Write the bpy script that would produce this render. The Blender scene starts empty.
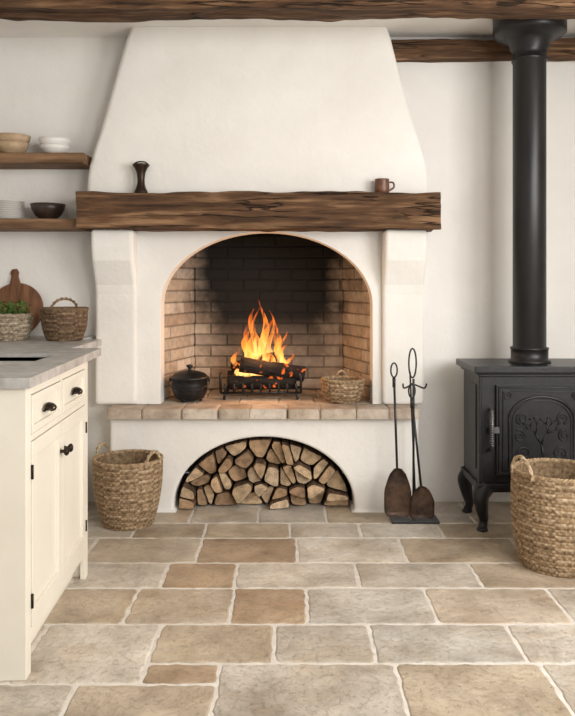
import bpy, math, random
from mathutils import Vector, Matrix, noise
random.seed(7)
F=750.0; CX=287.5; HY=285.0; H=1.2
def X(px,d): return (px-CX)*d/F
def Z(py,d): return H-(py-HY)*d/F
def srgb(r,g,b):
    f=lambda c:(c/255/12.92) if c/255<=0.04045 else ((c/255+0.055)/1.055)**2.4
    return (f(r),f(g),f(b),1)
def vary(c,a,b_):
    k=random.uniform(a,b_); return tuple(v*k for v in c[:3])
# ---------------------------------------------------------------- materials
def mat(name,c1,c2=None,rough=0.8,metal=0.0,scale=(4,4,4),detail=6,lo=0.35,hi=0.65,bump=0.0,bscale=None,attr=False,dist=0.01,c3=None,spec=0.3,cracks=None,fine=None,finelo=.78,veins=None,patch=None):
    m=bpy.data.materials.new(name); m.use_nodes=True; nt=m.node_tree; N=nt.nodes; L=nt.links
    b=N['Principled BSDF']; b.inputs['Roughness'].default_value=rough; b.inputs['Metallic'].default_value=metal
    b.inputs['Specular IOR Level'].default_value=spec
    tc=N.new('ShaderNodeTexCoord')
    def nz(sc,det=6,ro=.6,dis=0):
        mp=N.new('ShaderNodeMapping'); mp.inputs['Scale'].default_value=sc
        L.new(tc.outputs['Object'],mp.inputs['Vector'])
        n=N.new('ShaderNodeTexNoise'); n.inputs['Scale'].default_value=1; n.inputs['Detail'].default_value=det; n.inputs['Roughness'].default_value=ro; n.inputs['Distortion'].default_value=dis
        L.new(mp.outputs[0],n.inputs['Vector']); return n.outputs['Fac']
    def mth(op,p,q=None):
        k=N.new('ShaderNodeMath'); k.operation=op
        for i,v in enumerate((p,q)):
            if v is None: continue
            if isinstance(v,(int,float)): k.inputs[i].default_value=v
            else: L.new(v,k.inputs[i])
        return k.outputs[0]
    def rng(v,a,b_,c,d):
        k=N.new('ShaderNodeMapRange'); k.inputs[1].default_value=a;k.inputs[2].default_value=b_;k.inputs[3].default_value=c;k.inputs[4].default_value=d
        L.new(v,k.inputs[0]); return k.outputs[0]
    def mulcol(col,f):
        k=N.new('ShaderNodeVectorMath'); k.operation='SCALE'; L.new(col,k.inputs[0]); L.new(f,k.inputs['Scale']); return k.outputs[0]
    r=N.new('ShaderNodeValToRGB'); r.color_ramp.elements[0].position=lo; r.color_ramp.elements[1].position=hi
    r.color_ramp.elements[0].color=c1; r.color_ramp.elements[1].color=c2 or c1
    if c3:
        e=r.color_ramp.elements.new((lo+hi)/2); e.color=c3
    L.new(nz(scale,detail),r.inputs['Fac'])
    col=r.outputs['Color']
    if attr:
        a=N.new('ShaderNodeAttribute'); a.attribute_name='acol'
        mx=N.new('ShaderNodeMix'); mx.data_type='RGBA'; mx.blend_type='MULTIPLY'; mx.inputs[0].default_value=1
        L.new(col,mx.inputs[6]); L.new(a.outputs['Color'],mx.inputs[7]); col=mx.outputs[2]
    if patch: # large warm/pale staining
        pm=N.new('ShaderNodeMix'); pm.data_type='RGBA'; pm.blend_type='MULTIPLY'; L.new(rng(nz(patch,5,.65,.8),.50,.68,0,.55),pm.inputs[0]); L.new(col,pm.inputs[6]); pm.inputs[7].default_value=(.86,.74,.60,1); col=pm.outputs[2]
    hgt=None
    if bump>0: hgt=nz(bscale or scale,8,.65)
    if fine:
        f=nz(fine,5,.7); p=rng(f,.30,.46,0.0,1.0); col=mulcol(col,rng(p,0,1,finelo,1.0))
        if hgt: hgt=mth('ADD',hgt,mth('MULTIPLY',p,.25))
    if veins:
        v=rng(mth('ABSOLUTE',mth('SUBTRACT',nz(veins,6,.6,1.2),.5)),0,.03,.84,1.0); col=mulcol(col,v)
    if cracks:
        cn=nz(cracks,3,.5); cr=rng(mth('ABSOLUTE',mth('SUBTRACT',cn,.5)),0.0,.022,0.0,1.0)
        gate=rng(nz((cracks[0]*1.5,7,7),2),.45,.55,0,1); cr=mth('MAXIMUM',cr,gate)
        big=rng(nz((1.6,5,5),3),.35,.65,.66,1.2)
        col=mulcol(col,rng(cr,0,1,.2,1.0)); col=mulcol(col,big)
        if hgt: hgt=mth('ADD',hgt,mth('MULTIPLY',cr,.8))
    L.new(col,b.inputs['Base Color'])
    if hgt:
        bp=N.new('ShaderNodeBump'); bp.inputs['Strength'].default_value=bump; bp.inputs['Distance'].default_value=dist
        L.new(hgt,bp.inputs['Height']); L.new(bp.outputs[0],b.inputs['Normal'])
    return m
M={}
M['plaster']=mat('plaster',srgb(227,223,217),srgb(235,232,227),0.9,scale=(1.5,1.5,1.5),bump=0.35,bscale=(4,4,4),dist=0.025)
M['plaster_fp']=mat('plaster_fireplace',srgb(230,226,219),srgb(238,235,229),0.9,scale=(2,2,2),bump=0.38,bscale=(5,5,5),dist=0.028)
M['ceil']=mat('ceiling_plaster',srgb(228,224,218),srgb(235,232,226),0.9,bump=0.3,bscale=(7,7,7))
M['beam']=mat('aged_oak',srgb(52,36,26),srgb(168,132,98),0.8,scale=(2.0,34,34),c3=srgb(106,77,54),lo=0.3,hi=0.74,bump=1.0,bscale=(3,50,50),dist=0.02,cracks=(1.1,20,20),detail=9)
M['shelfwood']=mat('shelf_wood',srgb(92,68,48),srgb(150,116,86),0.7,scale=(3,30,30),bump=0.4,bscale=(4,50,50),dist=0.004)
M['boardwood']=mat('walnut_board',srgb(92,60,40),srgb(134,94,66),0.55,scale=(30,20,3),bump=0.1)
M['stone']=mat('limestone_flag',srgb(196,189,181),srgb(255,253,250),0.5,scale=(4,4,4),detail=11,lo=0.32,hi=0.64,bump=0.65,bscale=(9,9,9),attr=True,dist=0.018,spec=0.5,fine=(50,50,50),finelo=.88,veins=(5,5,5),patch=(2.6,3.4,3))
M['ledge']=mat('hearth_stone',srgb(195,187,178),srgb(255,252,248),0.7,scale=(9,9,9),detail=9,lo=0.3,hi=0.66,bump=0.8,bscale=(22,22,22),attr=True,dist=0.010,fine=(60,60,60),finelo=.88)
M['grout']=mat('grout',srgb(206,199,189),srgb(224,217,208),0.95,scale=(20,20,20),bump=0.4,bscale=(60,60,60),dist=0.004)
M['iron']=mat('cast_iron',srgb(27,27,29),srgb(40,40,42),0.36,0.4,scale=(30,30,30),bump=0.15,bscale=(120,120,120),dist=0.002,spec=0.6)
M['pipe']=mat('black_stove_pipe',srgb(26,25,25),srgb(36,35,35),0.38,0.3,scale=(8,8,3),spec=0.5)
M['handle']=mat('worn_steel_handle',srgb(96,96,98),srgb(130,130,130),0.35,0.9,scale=(30,30,30))
M['steelbasin']=mat('sink_steel',srgb(70,70,70),srgb(90,90,90),0.35,0.9)
M['toolsteel']=mat('tool_iron',srgb(56,46,40),srgb(96,76,62),0.5,0.6,scale=(18,18,18),bump=0.3,bscale=(60,60,60),dist=0.002)
M['soot']=mat('sooty_chamber',srgb(10,9,8),srgb(22,19,17),0.95)
M['niche']=mat('niche_dark',srgb(60,50,42),srgb(90,76,62),0.95)
M['paint']=mat('cream_paint',srgb(226,219,204),srgb(232,226,212),0.45,scale=(3,3,3),spec=0.4)
M['counter']=mat('grey_stone_top',srgb(154,152,149),srgb(194,191,187),0.4,scale=(14,14,14),detail=9,bump=0.08,bscale=(40,40,40),spec=0.5)
M['bronze']=mat('dark_bronze',srgb(42,34,29),srgb(62,51,43),0.4,0.8)
M['wicker']=mat('wicker',srgb(160,152,143),srgb(255,255,255),0.7,scale=(60,60,60),bump=0.4,bscale=(200,200,200),attr=True,dist=0.002)
M['white_cer']=mat('white_ceramic',srgb(222,219,213),srgb(232,229,223),0.35,spec=0.5)
M['tan_cer']=mat('tan_stoneware',srgb(172,146,116),srgb(192,168,138),0.5,scale=(20,20,20))
M['dark_cer']=mat('dark_stoneware',srgb(44,32,27),srgb(60,45,38),0.4,spec=0.5)
M['brown_cer']=mat('brown_stoneware',srgb(84,52,36),srgb(112,72,50),0.4,scale=(20,20,20),spec=0.5)
M['bark']=mat('bark',srgb(60,46,35),srgb(112,88,66),0.9,scale=(40,6,40),bump=0.8,bscale=(60,8,60))
M['leaf']=mat('herb_leaf',srgb(60,92,34),srgb(104,136,58),0.6,scale=(30,30,30))
def log_end():
    m=bpy.data.materials.new('split_log_end'); m.use_nodes=True; nt=m.node_tree;N=nt.nodes;L=nt.links
    b=N['Principled BSDF']; b.inputs['Roughness'].default_value=0.85
    a=N.new('ShaderNodeAttribute'); a.attribute_name='aloc'
    ns=N.new('ShaderNodeTexNoise'); ns.inputs['Scale'].default_value=14; ns.inputs['Detail'].default_value=4
    L.new(a.outputs['Vector'],ns.inputs['Vector'])
    sp=N.new('ShaderNodeSeparateXYZ'); L.new(a.outputs['Vector'],sp.inputs[0])
    cb=N.new('ShaderNodeCombineXYZ'); L.new(sp.outputs['X'],cb.inputs[0]); L.new(sp.outputs['Y'],cb.inputs[1])
    ln=N.new('ShaderNodeVectorMath'); ln.operation='LENGTH'; L.new(cb.outputs[0],ln.inputs[0])
    ad=N.new('ShaderNodeMath'); ad.operation='MULTIPLY_ADD'; ad.inputs[1].default_value=0.03; L.new(ns.outputs['Fac'],ad.inputs[0]); L.new(ln.outputs['Value'],ad.inputs[2])
    mu=N.new('ShaderNodeMath'); mu.operation='MULTIPLY'; mu.inputs[1].default_value=620; L.new(ad.outputs[0],mu.inputs[0])
    si=N.new('ShaderNodeMath'); si.operation='SINE'; L.new(mu.outputs[0],si.inputs[0])
    r=N.new('ShaderNodeMapRange'); r.inputs[1].default_value=-1; r.inputs[2].default_value=1; r.inputs[3].default_value=0.72; r.inputs[4].default_value=1.0
    L.new(si.outputs[0],r.inputs[0])
    tc=N.new('ShaderNodeTexCoord'); n2=N.new('ShaderNodeTexNoise'); n2.inputs['Scale'].default_value=30; n2.inputs['Detail'].default_value=6; L.new(tc.outputs['Object'],n2.inputs['Vector'])
    r2=N.new('ShaderNodeMapRange'); r2.inputs[1].default_value=.35; r2.inputs[2].default_value=.62; r2.inputs[3].default_value=.6; r2.inputs[4].default_value=1.1; L.new(n2.outputs['Fac'],r2.inputs[0])
    m2=N.new('ShaderNodeMath'); m2.operation='MULTIPLY'; L.new(r.outputs[0],m2.inputs[0]); L.new(r2.outputs[0],m2.inputs[1])
    c=N.new('ShaderNodeAttribute'); c.attribute_name='acol'
    vm=N.new('ShaderNodeVectorMath'); vm.operation='SCALE'; L.new(c.outputs['Color'],vm.inputs[0]); L.new(m2.outputs[0],vm.inputs['Scale'])
    L.new(vm.outputs[0],b.inputs['Base Color'])
    return m
M['logend']=log_end()
def brick_mat():
    m=bpy.data.materials.new('sooty_firebrick'); m.use_nodes=True; nt=m.node_tree;N=nt.nodes;L=nt.links
    b=N['Principled BSDF']; b.inputs['Roughness'].default_value=0.9
    tc=N.new('ShaderNodeTexCoord')
    a=N.new('ShaderNodeAttribute'); a.attribute_name='acol'
    n=N.new('ShaderNodeTexNoise'); n.inputs['Scale'].default_value=4; n.inputs['Detail'].default_value=9; n.inputs['Roughness'].default_value=.65; L.new(tc.outputs['Object'],n.inputs['Vector'])
    sx=N.new('ShaderNodeSeparateXYZ'); L.new(tc.outputs['Object'],sx.inputs[0])
    def math_(op,p,q=None,r=None):
        k=N.new('ShaderNodeMath'); k.operation=op
        for i,v in enumerate((p,q,r)):
            if v is None: continue
            if isinstance(v,(int,float)): k.inputs[i].default_value=v
            else: L.new(v,k.inputs[i])
        return k.outputs[0]
    dx=math_('ABSOLUTE',math_('SUBTRACT',sx.outputs['X'],-0.10))
    up=math_('MULTIPLY_ADD',math_('SUBTRACT',sx.outputs['Z'],0.80),0.24,0.345)
    e=math_('SUBTRACT',up,dx)
    e=math_('ADD',e,math_('MULTIPLY',math_('SUBTRACT',n.outputs['Fac'],0.5),0.45))
    mr=N.new('ShaderNodeMapRange'); mr.inputs[1].default_value=-0.22; mr.inputs[2].default_value=0.13; mr.interpolation_type='SMOOTHSTEP'; L.new(e,mr.inputs[0])
    hz=N.new('ShaderNodeMapRange'); hz.inputs[1].default_value=0.60; hz.inputs[2].default_value=1.0; L.new(sx.outputs['Z'],hz.inputs[0]); hz.inputs[3].default_value=0.4
    fac=math_('MULTIPLY',mr.outputs[0],hz.outputs[0])
    n2=N.new('ShaderNodeTexNoise'); n2.inputs['Scale'].default_value=28; n2.inputs['Detail'].default_value=6; L.new(tc.outputs['Object'],n2.inputs['Vector'])
    vr=N.new('ShaderNodeMapRange'); vr.inputs[1].default_value=.3; vr.inputs[2].default_value=.7; vr.inputs[3].default_value=.68; vr.inputs[4].default_value=1.0; L.new(n2.outputs['Fac'],vr.inputs[0])
    vm=N.new('ShaderNodeVectorMath'); vm.operation='SCALE'; L.new(a.outputs['Color'],vm.inputs[0]); L.new(vr.outputs[0],vm.inputs['Scale'])
    mx=N.new('ShaderNodeMix'); mx.data_type='RGBA'; L.new(fac,mx.inputs[0]); L.new(vm.outputs[0],mx.inputs[6]); mx.inputs[7].default_value=(0.004,0.0036,0.0033,1)
    L.new(mx.outputs[2],b.inputs['Base Color'])
    bp=N.new('ShaderNodeBump'); bp.inputs['Strength'].default_value=.6; bp.inputs['Distance'].default_value=.006; L.new(n2.outputs['Fac'],bp.inputs['Height']); L.new(bp.outputs[0],b.inputs['Normal'])
    return m
M['brick']=brick_mat()
def flame_mat():
    m=bpy.data.materials.new('flame'); m.use_nodes=True; nt=m.node_tree;N=nt.nodes;L=nt.links
    N.remove(N['Principled BSDF']); out=N['Material Output']
    a=N.new('ShaderNodeAttribute'); a.attribute_name='aloc'
    sx=N.new('ShaderNodeSeparateXYZ'); L.new(a.outputs['Vector'],sx.inputs[0])
    r=N.new('ShaderNodeValToRGB'); el=r.color_ramp.elements
    el[0].position=0; el[0].color=(1,.42,.07,1); el[1].position=1; el[1].color=(.85,.10,.01,1)
    e=el.new(.25); e.color=(1,.58,.18,1); e=el.new(.6); e.color=(1,.30,.035,1)
    L.new(sx.outputs['X'],r.inputs['Fac'])
    tc=N.new('ShaderNodeTexCoord'); mp=N.new('ShaderNodeMapping'); mp.inputs['Scale'].default_value=(32,32,9); L.new(tc.outputs['Object'],mp.inputs['Vector'])
    n=N.new('ShaderNodeTexNoise'); n.inputs['Scale'].default_value=1; n.inputs['Detail'].default_value=4; n.inputs['Distortion'].default_value=.8; L.new(mp.outputs[0],n.inputs['Vector'])
    mr=N.new('ShaderNodeMapRange'); mr.inputs[1].default_value=.40; mr.inputs[2].default_value=.64; mr.inputs[3].default_value=0.03; mr.inputs[4].default_value=.65; L.new(n.outputs['Fac'],mr.inputs[0])
    tt=N.new('ShaderNodeMapRange'); tt.inputs[1].default_value=0.3; tt.inputs[2].default_value=1.0; tt.inputs[3].default_value=1; tt.inputs[4].default_value=.3; L.new(sx.outputs['X'],tt.inputs[0])
    mu=N.new('ShaderNodeMath'); mu.operation='MULTIPLY'; L.new(mr.outputs[0],mu.inputs[0]); L.new(tt.outputs[0],mu.inputs[1])
    em=N.new('ShaderNodeEmission'); L.new(r.outputs[0],em.inputs['Color']); em.inputs['Strength'].default_value=2.6
    tr=N.new('ShaderNodeBsdfTransparent'); ms=N.new('ShaderNodeMixShader')
    L.new(mu.outputs[0],ms.inputs[0]); L.new(tr.outputs[0],ms.inputs[1]); L.new(em.outputs[0],ms.inputs[2]); L.new(ms.outputs[0],out.inputs['Surface'])
    return m
M['flame']=flame_mat()
def ember_mat():
    m=mat('charred_log',srgb(16,13,12),srgb(48,42,38),0.9,scale=(14,40,40),bump=0.8,bscale=(30,60,60))
    nt=m.node_tree;N=nt.nodes;L=nt.links;b=N['Principled BSDF']
    tc=N.new('ShaderNodeTexCoord'); n=N.new('ShaderNodeTexNoise'); n.inputs['Scale'].default_value=22; L.new(tc.outputs['Object'],n.inputs['Vector'])
    mr=N.new('ShaderNodeMapRange'); mr.inputs[1].default_value=.62; mr.inputs[2].default_value=.75; mr.inputs[3].default_value=0; mr.inputs[4].default_value=1.6; L.new(n.outputs['Fac'],mr.inputs[0])
    b.inputs['Emission Color'].default_value=(1,.16,.015,1); L.new(mr.outputs[0],b.inputs['Emission Strength'])
    return m
M['ember']=ember_mat()
# ---------------------------------------------------------------- builder
class MB:
    def __init__(s): s.v=[];s.f=[];s.m=[];s.s=[];s.c=[];s.l=[]
    def add(s,vs,fs,mi=0,sm=False,T=None,col=(1,1,1),loc=None):
        o=len(s.v)
        for i,p in enumerate(vs):
            p=Vector(p)
            if T is not None: p=T@p
            s.v.append(p); s.c.append(col); s.l.append(loc[i] if loc else (0,0,0))
        for f in fs:
            s.f.append([o+i for i in f]); s.m.append(mi); s.s.append(sm)
    def box(s,x0,x1,y0,y1,z0,z1,mi=0,T=None,col=(1,1,1)):
        v=[(x0,y0,z0),(x1,y0,z0),(x1,y1,z0),(x0,y1,z0),(x0,y0,z1),(x1,y0,z1),(x1,y1,z1),(x0,y1,z1)]
        s.add(v,[(0,3,2,1),(4,5,6,7),(0,1,5,4),(1,2,6,5),(2,3,7,6),(3,0,4,7)],mi,False,T,col)
    def prism(s,poly,y0,y1,mi=0,T=None,col=(1,1,1),axis='y',sm=False,loc=None):
        n=len(poly)
        def P(a,b,t):
            return (a,t,b) if axis=='y' else ((t,a,b) if axis=='x' else (a,b,t))
        v=[P(a,b,y0) for a,b in poly]+[P(a,b,y1) for a,b in poly]
        s.add(v,[list(range(n)),list(range(2*n-1,n-1,-1))]+[(i,i+n,(i+1)%n+n,(i+1)%n) for i in range(n)],mi,sm,T,col)
    def tube(s,pts,r,seg=8,mi=0,closed=False,T=None,col=(1,1,1),flat=None):
        pts=[Vector(p) for p in pts]; n=len(pts)
        rr=r if isinstance(r,(list,tuple)) else [r]*n
        t0=(pts[1]-pts[0]).normalized()
        up=Vector((0,0,1)) if abs(t0.z)<0.9 else Vector((1,0,0))
        nrm=t0.cross(up).normalized(); vs=[]
        for i in range(n):
            if closed: t=(pts[(i+1)%n]-pts[i-1]).normalized()
            else: t=(pts[min(i+1,n-1)]-pts[max(i-1,0)]).normalized()
            nrm=(nrm-t*nrm.dot(t)).normalized(); b=t.cross(nrm)
            for k in range(seg):
                a=2*math.pi*k/seg
                vs.append(pts[i]+(nrm*math.cos(a)+b*math.sin(a))*rr[i])
        fs=[]
        for i in range(n if closed else n-1):
            j=(i+1)%n
            for k in range(seg):
                k2=(k+1)%seg; fs.append((i*seg+k,i*seg+k2,j*seg+k2,j*seg+k))
        if not closed: fs.append(list(range(seg))[::-1]); fs.append([(n-1)*seg+k for k in range(seg)])
        s.add(vs,fs,mi,True,T,col)
    def lathe(s,prof,c=(0,0,0),seg=32,mi=0,T=None,col=(1,1,1),sm=True):
        vs=[];fs=[];n=len(prof)
        for r,z in prof:
            for k in range(seg):
                a=2*math.pi*k/seg; vs.append((c[0]+r*math.cos(a),c[1]+r*math.sin(a),c[2]+z))
        for i in range(n-1):
            for k in range(seg):
                k2=(k+1)%seg; fs.append((i*seg+k,i*seg+k2,(i+1)*seg+k2,(i+1)*seg+k))
        fs.append(list(range(seg))[::-1]); fs.append([(n-1)*seg+k for k in range(seg)])
        s.add(vs,fs,mi,sm,T,col)
    def build(s,name,mats,parent=None,bevel=0,bseg=2,ang=40,sub=0):
        me=bpy.data.meshes.new(name); me.from_pydata([tuple(p) for p in s.v],[],s.f)
        for k in mats: me.materials.append(M[k])
        me.polygons.foreach_set('material_index',s.m); me.polygons.foreach_set('use_smooth',s.s)
        a=me.attributes.new('acol','FLOAT_COLOR','POINT')
        a.data.foreach_set('color',[x for c in s.c for x in (c[0],c[1],c[2],1)])
        a=me.attributes.new('aloc','FLOAT_VECTOR','POINT')
        a.data.foreach_set('vector',[x for c in s.l for x in c])
        me.validate(); me.update()
        o=bpy.data.objects.new(name,me); bpy.context.collection.objects.link(o)
        if bevel>0:
            md=o.modifiers.new('bevel','BEVEL'); md.width=bevel; md.segments=bseg; md.limit_method='ANGLE'; md.angle_limit=math.radians(ang)
            md.harden_normals=False
        if parent:
            o.parent=parent
            if not parent.get('localspace'): o.matrix_parent_inverse=Matrix.Translation(parent.location).inverted()
        return o
def empty(name,loc,rotz=0,local=False):
    e=bpy.data.objects.new(name,None); e.location=loc; e.rotation_euler=(0,0,rotz); e.empty_display_size=0.1
    bpy.context.collection.objects.link(e)
    if local: e['localspace']=1
    return e
def smoothpts(pts,n=8):
    P=[Vector(p) for p in pts]; out=[]
    for i in range(len(P)-1):
        p0=P[max(i-1,0)];p1=P[i];p2=P[i+1];p3=P[min(i+2,len(P)-1)]
        for k in range(n):
            t=k/n
            out.append(0.5*((2*p1)+(p2-p0)*t+(2*p0-5*p1+4*p2-p3)*t*t+(3*p1-p0-3*p2+p3)*t**3))
    out.append(P[-1]); return out
# ---------------------------------------------------------------- room shell
XL,XR,YB,YF,ZC=-2.2,2.2,4.15,-1.6,2.57
b=MB(); hx0,hx1,hz=-0.80,0.60,1.60
b.box(XL,hx0,YB,4.8,0,ZC); b.box(hx1,XR,YB,4.8,0,ZC); b.box(hx0,hx1,YB,4.8,hz,ZC); b.box(XL,XR,4.8,4.88,0,ZC)
b.build('wall_back',['plaster'])
b=MB(); b.box(XL-.1,XL,YF,4.88,0,ZC); b.build('wall_left',['plaster'])
WY0,WY1,WZ0,WZ1=.6,2.3,.85,2.25
b=MB(); b.box(XR,XR+.14,YF,WY0,0,ZC); b.box(XR,XR+.14,WY1,4.88,0,ZC); b.box(XR,XR+.14,WY0,WY1,0,WZ0); b.box(XR,XR+.14,WY0,WY1,WZ1,ZC)
b.build('wall_right',['plaster'])
b=MB(); t=.05
b.box(XR+.04,XR+.1,WY0,WY0+t,WZ0,WZ1); b.box(XR+.04,XR+.1,WY1-t,WY1,WZ0,WZ1); b.box(XR+.04,XR+.1,WY0+t,WY1-t,WZ0,WZ0+t); b.box(XR+.04,XR+.1,WY0+t,WY1-t,WZ1-t,WZ1)
b.box(XR+.05,XR+.09,(WY0+WY1)/2-.015,(WY0+WY1)/2+.015,WZ0+t,WZ1-t); b.box(XR+.055,XR+.085,WY0+t,WY1-t,1.6,1.625)
b.build('window_1',['paint'],bevel=.003)
b=MB(); b.box(XL-.1,XR+.14,YF,4.88,ZC,ZC+.1); b.build('ceiling',['ceil'])
# flagstones
def stone(b,x0,x1,y0,y1,z0,z1,col,gap=0.005,rad=0.014,mi=0,jit=0.0035,ins=0.005):
    x0+=gap;x1-=gap;y0+=gap;y1-=gap; pts=[]
    def seg(a,c,n):
        for i in range(n):
            t=i/n; pts.append([a[0]+(c[0]-a[0])*t,a[1]+(c[1]-a[1])*t])
    nx=max(2,int((x1-x0)/0.025)); ny=max(2,int((y1-y0)/0.025))
    seg((x0+rad,y0),(x1-rad,y0),nx); pts.append([x1-rad,y0]); pts.append([x1-rad*.3,y0+rad*.3])
    seg((x1,y0+rad),(x1,y1-rad),ny); pts.append([x1,y1-rad]); pts.append([x1-rad*.3,y1-rad*.3])
    seg((x1-rad,y1),(x0+rad,y1),nx); pts.append([x0+rad,y1]); pts.append([x0+rad*.3,y1-rad*.3])
    seg((x0,y1-rad),(x0,y0+rad),ny); pts.append([x0,y0+rad]); pts.append([x0+rad*.3,y0+rad*.3])
    cx,cy=(x0+x1)/2,(y0+y1)/2; sd=random.random()*50
    for p in pts:
        k=noise.noise(Vector((p[0]*24+sd,p[1]*24,sd)))*jit*2+noise.noise(Vector((p[0]*60+sd,p[1]*60,sd)))*jit*1.3
        p[0]+=k if p[0]>cx else -k; p[1]+=k if p[1]>cy else -k
    n=len(pts)
    def ins_(d): 
        sx=1-d/((x1-x0)/2); sy=1-d/((y1-y0)/2); return [(cx+(p[0]-cx)*sx,cy+(p[1]-cy)*sy) for p in pts]
    R=[(pts,z0),(pts,z1-ins*.8),(ins_(ins*.5),z1-ins*.25),(ins_(ins*1.3),z1)]
    vs=[(p[0],p[1],z) for ps,z in R for p in ps]; fs=[]
    for r in range(3):
        for i in range(n):
            j=(i+1)%n; fs.append((r*n+i,r*n+j,(r+1)*n+j,(r+1)*n+i))
    b.add(vs,fs,mi,True,None,col)
    b.add([vs[3*n+i] for i in range(n)],[list(range(n))],mi,False,None,col)
LIGHT=[(218,210,198),(228,221,210),(206,199,188),(220,212,200),(212,207,198)]
TAN=[(209,194,173),(214,201,183),(200,185,164)]
BRN=[(190,168,143),(184,162,138)]
def tc(kind):
    return vary(srgb(*random.choice({'l':LIGHT,'t':TAN,'b':BRN}[kind])),.90,1.06)
fl=MB()
fl.box(XL,XR,YF,4.80,-.06,-.0025,1)
def row(y0,y1,xs,kinds):
    for i in range(len(xs)-1):
        stone(fl,xs[i],xs[i+1],y0,y1,-.02,0.0,tc(kinds[i]))
T=[(-1.2,-.631,1.98,2.256,'l'),(-.631,-.2126,1.98,2.256,'t'),(-.2126,.338,1.98,2.38,'l'),(.338,.80,1.98,2.38,'t'),(.80,1.3,1.98,2.38,'l'),
(-1.3,-.843,2.256,2.655,'l'),(-.843,-.445,2.256,2.655,'l'),(-.445,-.2126,2.256,2.38,'b'),(-.445,-.045,2.38,2.655,'t'),(-.045,.285,2.38,2.655,'l'),(.285,.768,2.38,2.655,'l'),(.768,1.3,2.38,2.655,'l'),
(-1.75,-1.2,1.98,2.256,'l'),(-1.75,-1.3,2.256,2.655,'t'),(1.3,1.8,1.98,2.655,'l'),(-2.2,-1.75,1.98,2.655,'l'),(1.8,2.2,1.98,2.655,'t')]
for x0,x1,y0,y1,k in T: stone(fl,x0,x1,y0,y1,-.02,0,tc(k))
row(2.655,2.97,[-2.2,-1.8,-1.35,-.927,-.586,-.208,.073,.5375,1.02,1.45,1.85,2.2],'tltttbltltl')
row(2.97,3.24,[-2.2,-1.7,-1.3,-.88,-.507,-.213,.2875,.78,1.25,1.7,2.2],'ltllbllttl')
row(3.24,3.557,[-2.2,-1.75,-1.3,-.894,-.4,.043,.5226,1.05,1.6,2.2],'ltltbltll')
row(3.557,3.78,[-2.2,-1.6,-1.1,-.747,-.404,.012,.355,.7475,1.15,1.6,2.2],'ltlttlltlt')
row(3.78,4.16,[-2.2,-1.7,-1.2,-.85,-.5,-.15,.2,.55,.95,1.3,1.7,2.2],'ltltlltltll')
row(4.16,4.79,[-2.2,-1.2,-.3,.6,1.5,2.2],'llltl')
y=1.98
while y>YF+.05:
    h=random.uniform(.26,.38); y0=max(YF,y-h)
    if y0-YF<.12: y0=YF
    x=XL
    while x<XR-.01:
        w=random.uniform(.32,.55); x1=min(XR,x+w)
        if XR-x1<.2: x1=XR
        stone(fl,x,x1,y0,y,-.02,0,tc(random.choice('lllttb'))); x=x1
    y=y0
fl.build('floor',['stone','grout'])
# beams
def rough_beam(name,x0,x1,y0,y1,z0,z1,mk='beam',amp=.008,rad=.015,step=.02,parent=None,clampz=None,clampy=None,seed=0):
    cy,cz=(y0+y1)/2,(z0+z1)/2; hy,hz=(y1-y0)/2,(z1-z0)/2; sec=[]
    k=8
    cor=[(hy,-hz,-90),(hy,hz,0),(-hy,hz,90),(-hy,-hz,180)]
    for ci,(a,c,st) in enumerate(cor):
        sa=1 if a>0 else -1; sc=1 if c>0 else -1
        for t in (0,45,90):
            an=math.radians(st+t); sec.append((a-sa*rad+rad*math.cos(an),c-sc*rad+rad*math.sin(an)))
        nx=cor[(ci+1)%4]
        p=sec[-1]; an=math.radians(nx[2]); q=(nx[0]-(1 if nx[0]>0 else -1)*rad+rad*math.cos(an),nx[1]-(1 if nx[1]>0 else -1)*rad+rad*math.sin(an))
        for j in range(1,k): sec.append((p[0]+(q[0]-p[0])*j/k,p[1]+(q[1]-p[1])*j/k))
    n=len(sec); m=int((x1-x0)/step)+1; vs=[];fs=[]
    for i in range(m+1):
        x=x0+(x1-x0)*i/m
        for a,c in sec:
            p=Vector((x*2.4+seed,a*9,c*9)); q=Vector((x*9,a*34,c*34+seed))
            d=noise.noise(p)*amp+noise.noise(q)*amp*.7-amp*.9
            l=max(1e-5,math.hypot(a,c)); yy=cy+a+a/l*d; zz=cz+c+c/l*d
            if clampz=='top' and c>hz-rad*.5: zz=z1
            if clampz=='bot' and c<-hz+rad*.5: zz=z0
            if clampy and a>hy-rad*.5: yy=y1
            vs.append((x,yy,zz))
    for i in range(m):
        for j in range(n):
            j2=(j+1)%n; fs.append((i*n+j,i*n+j2,(i+1)*n+j2,(i+1)*n+j)[::-1])
    b=MB(); b.add(vs,fs,0,True); b.add([vs[j] for j in range(n)],[list(range(n))]); b.add([vs[m*n+j] for j in range(n)],[list(range(n))[::-1]])
    return b.build(name,[mk],parent)
rough_beam('ceiling_beam',XL,XR,3.36,3.56,2.44,ZC,clampz='top',amp=.018)
rough_beam('ceiling_beam.001',.565,XR,4.05,4.15,2.425,2.545,clampy=True,amp=.011,seed=5)
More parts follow.
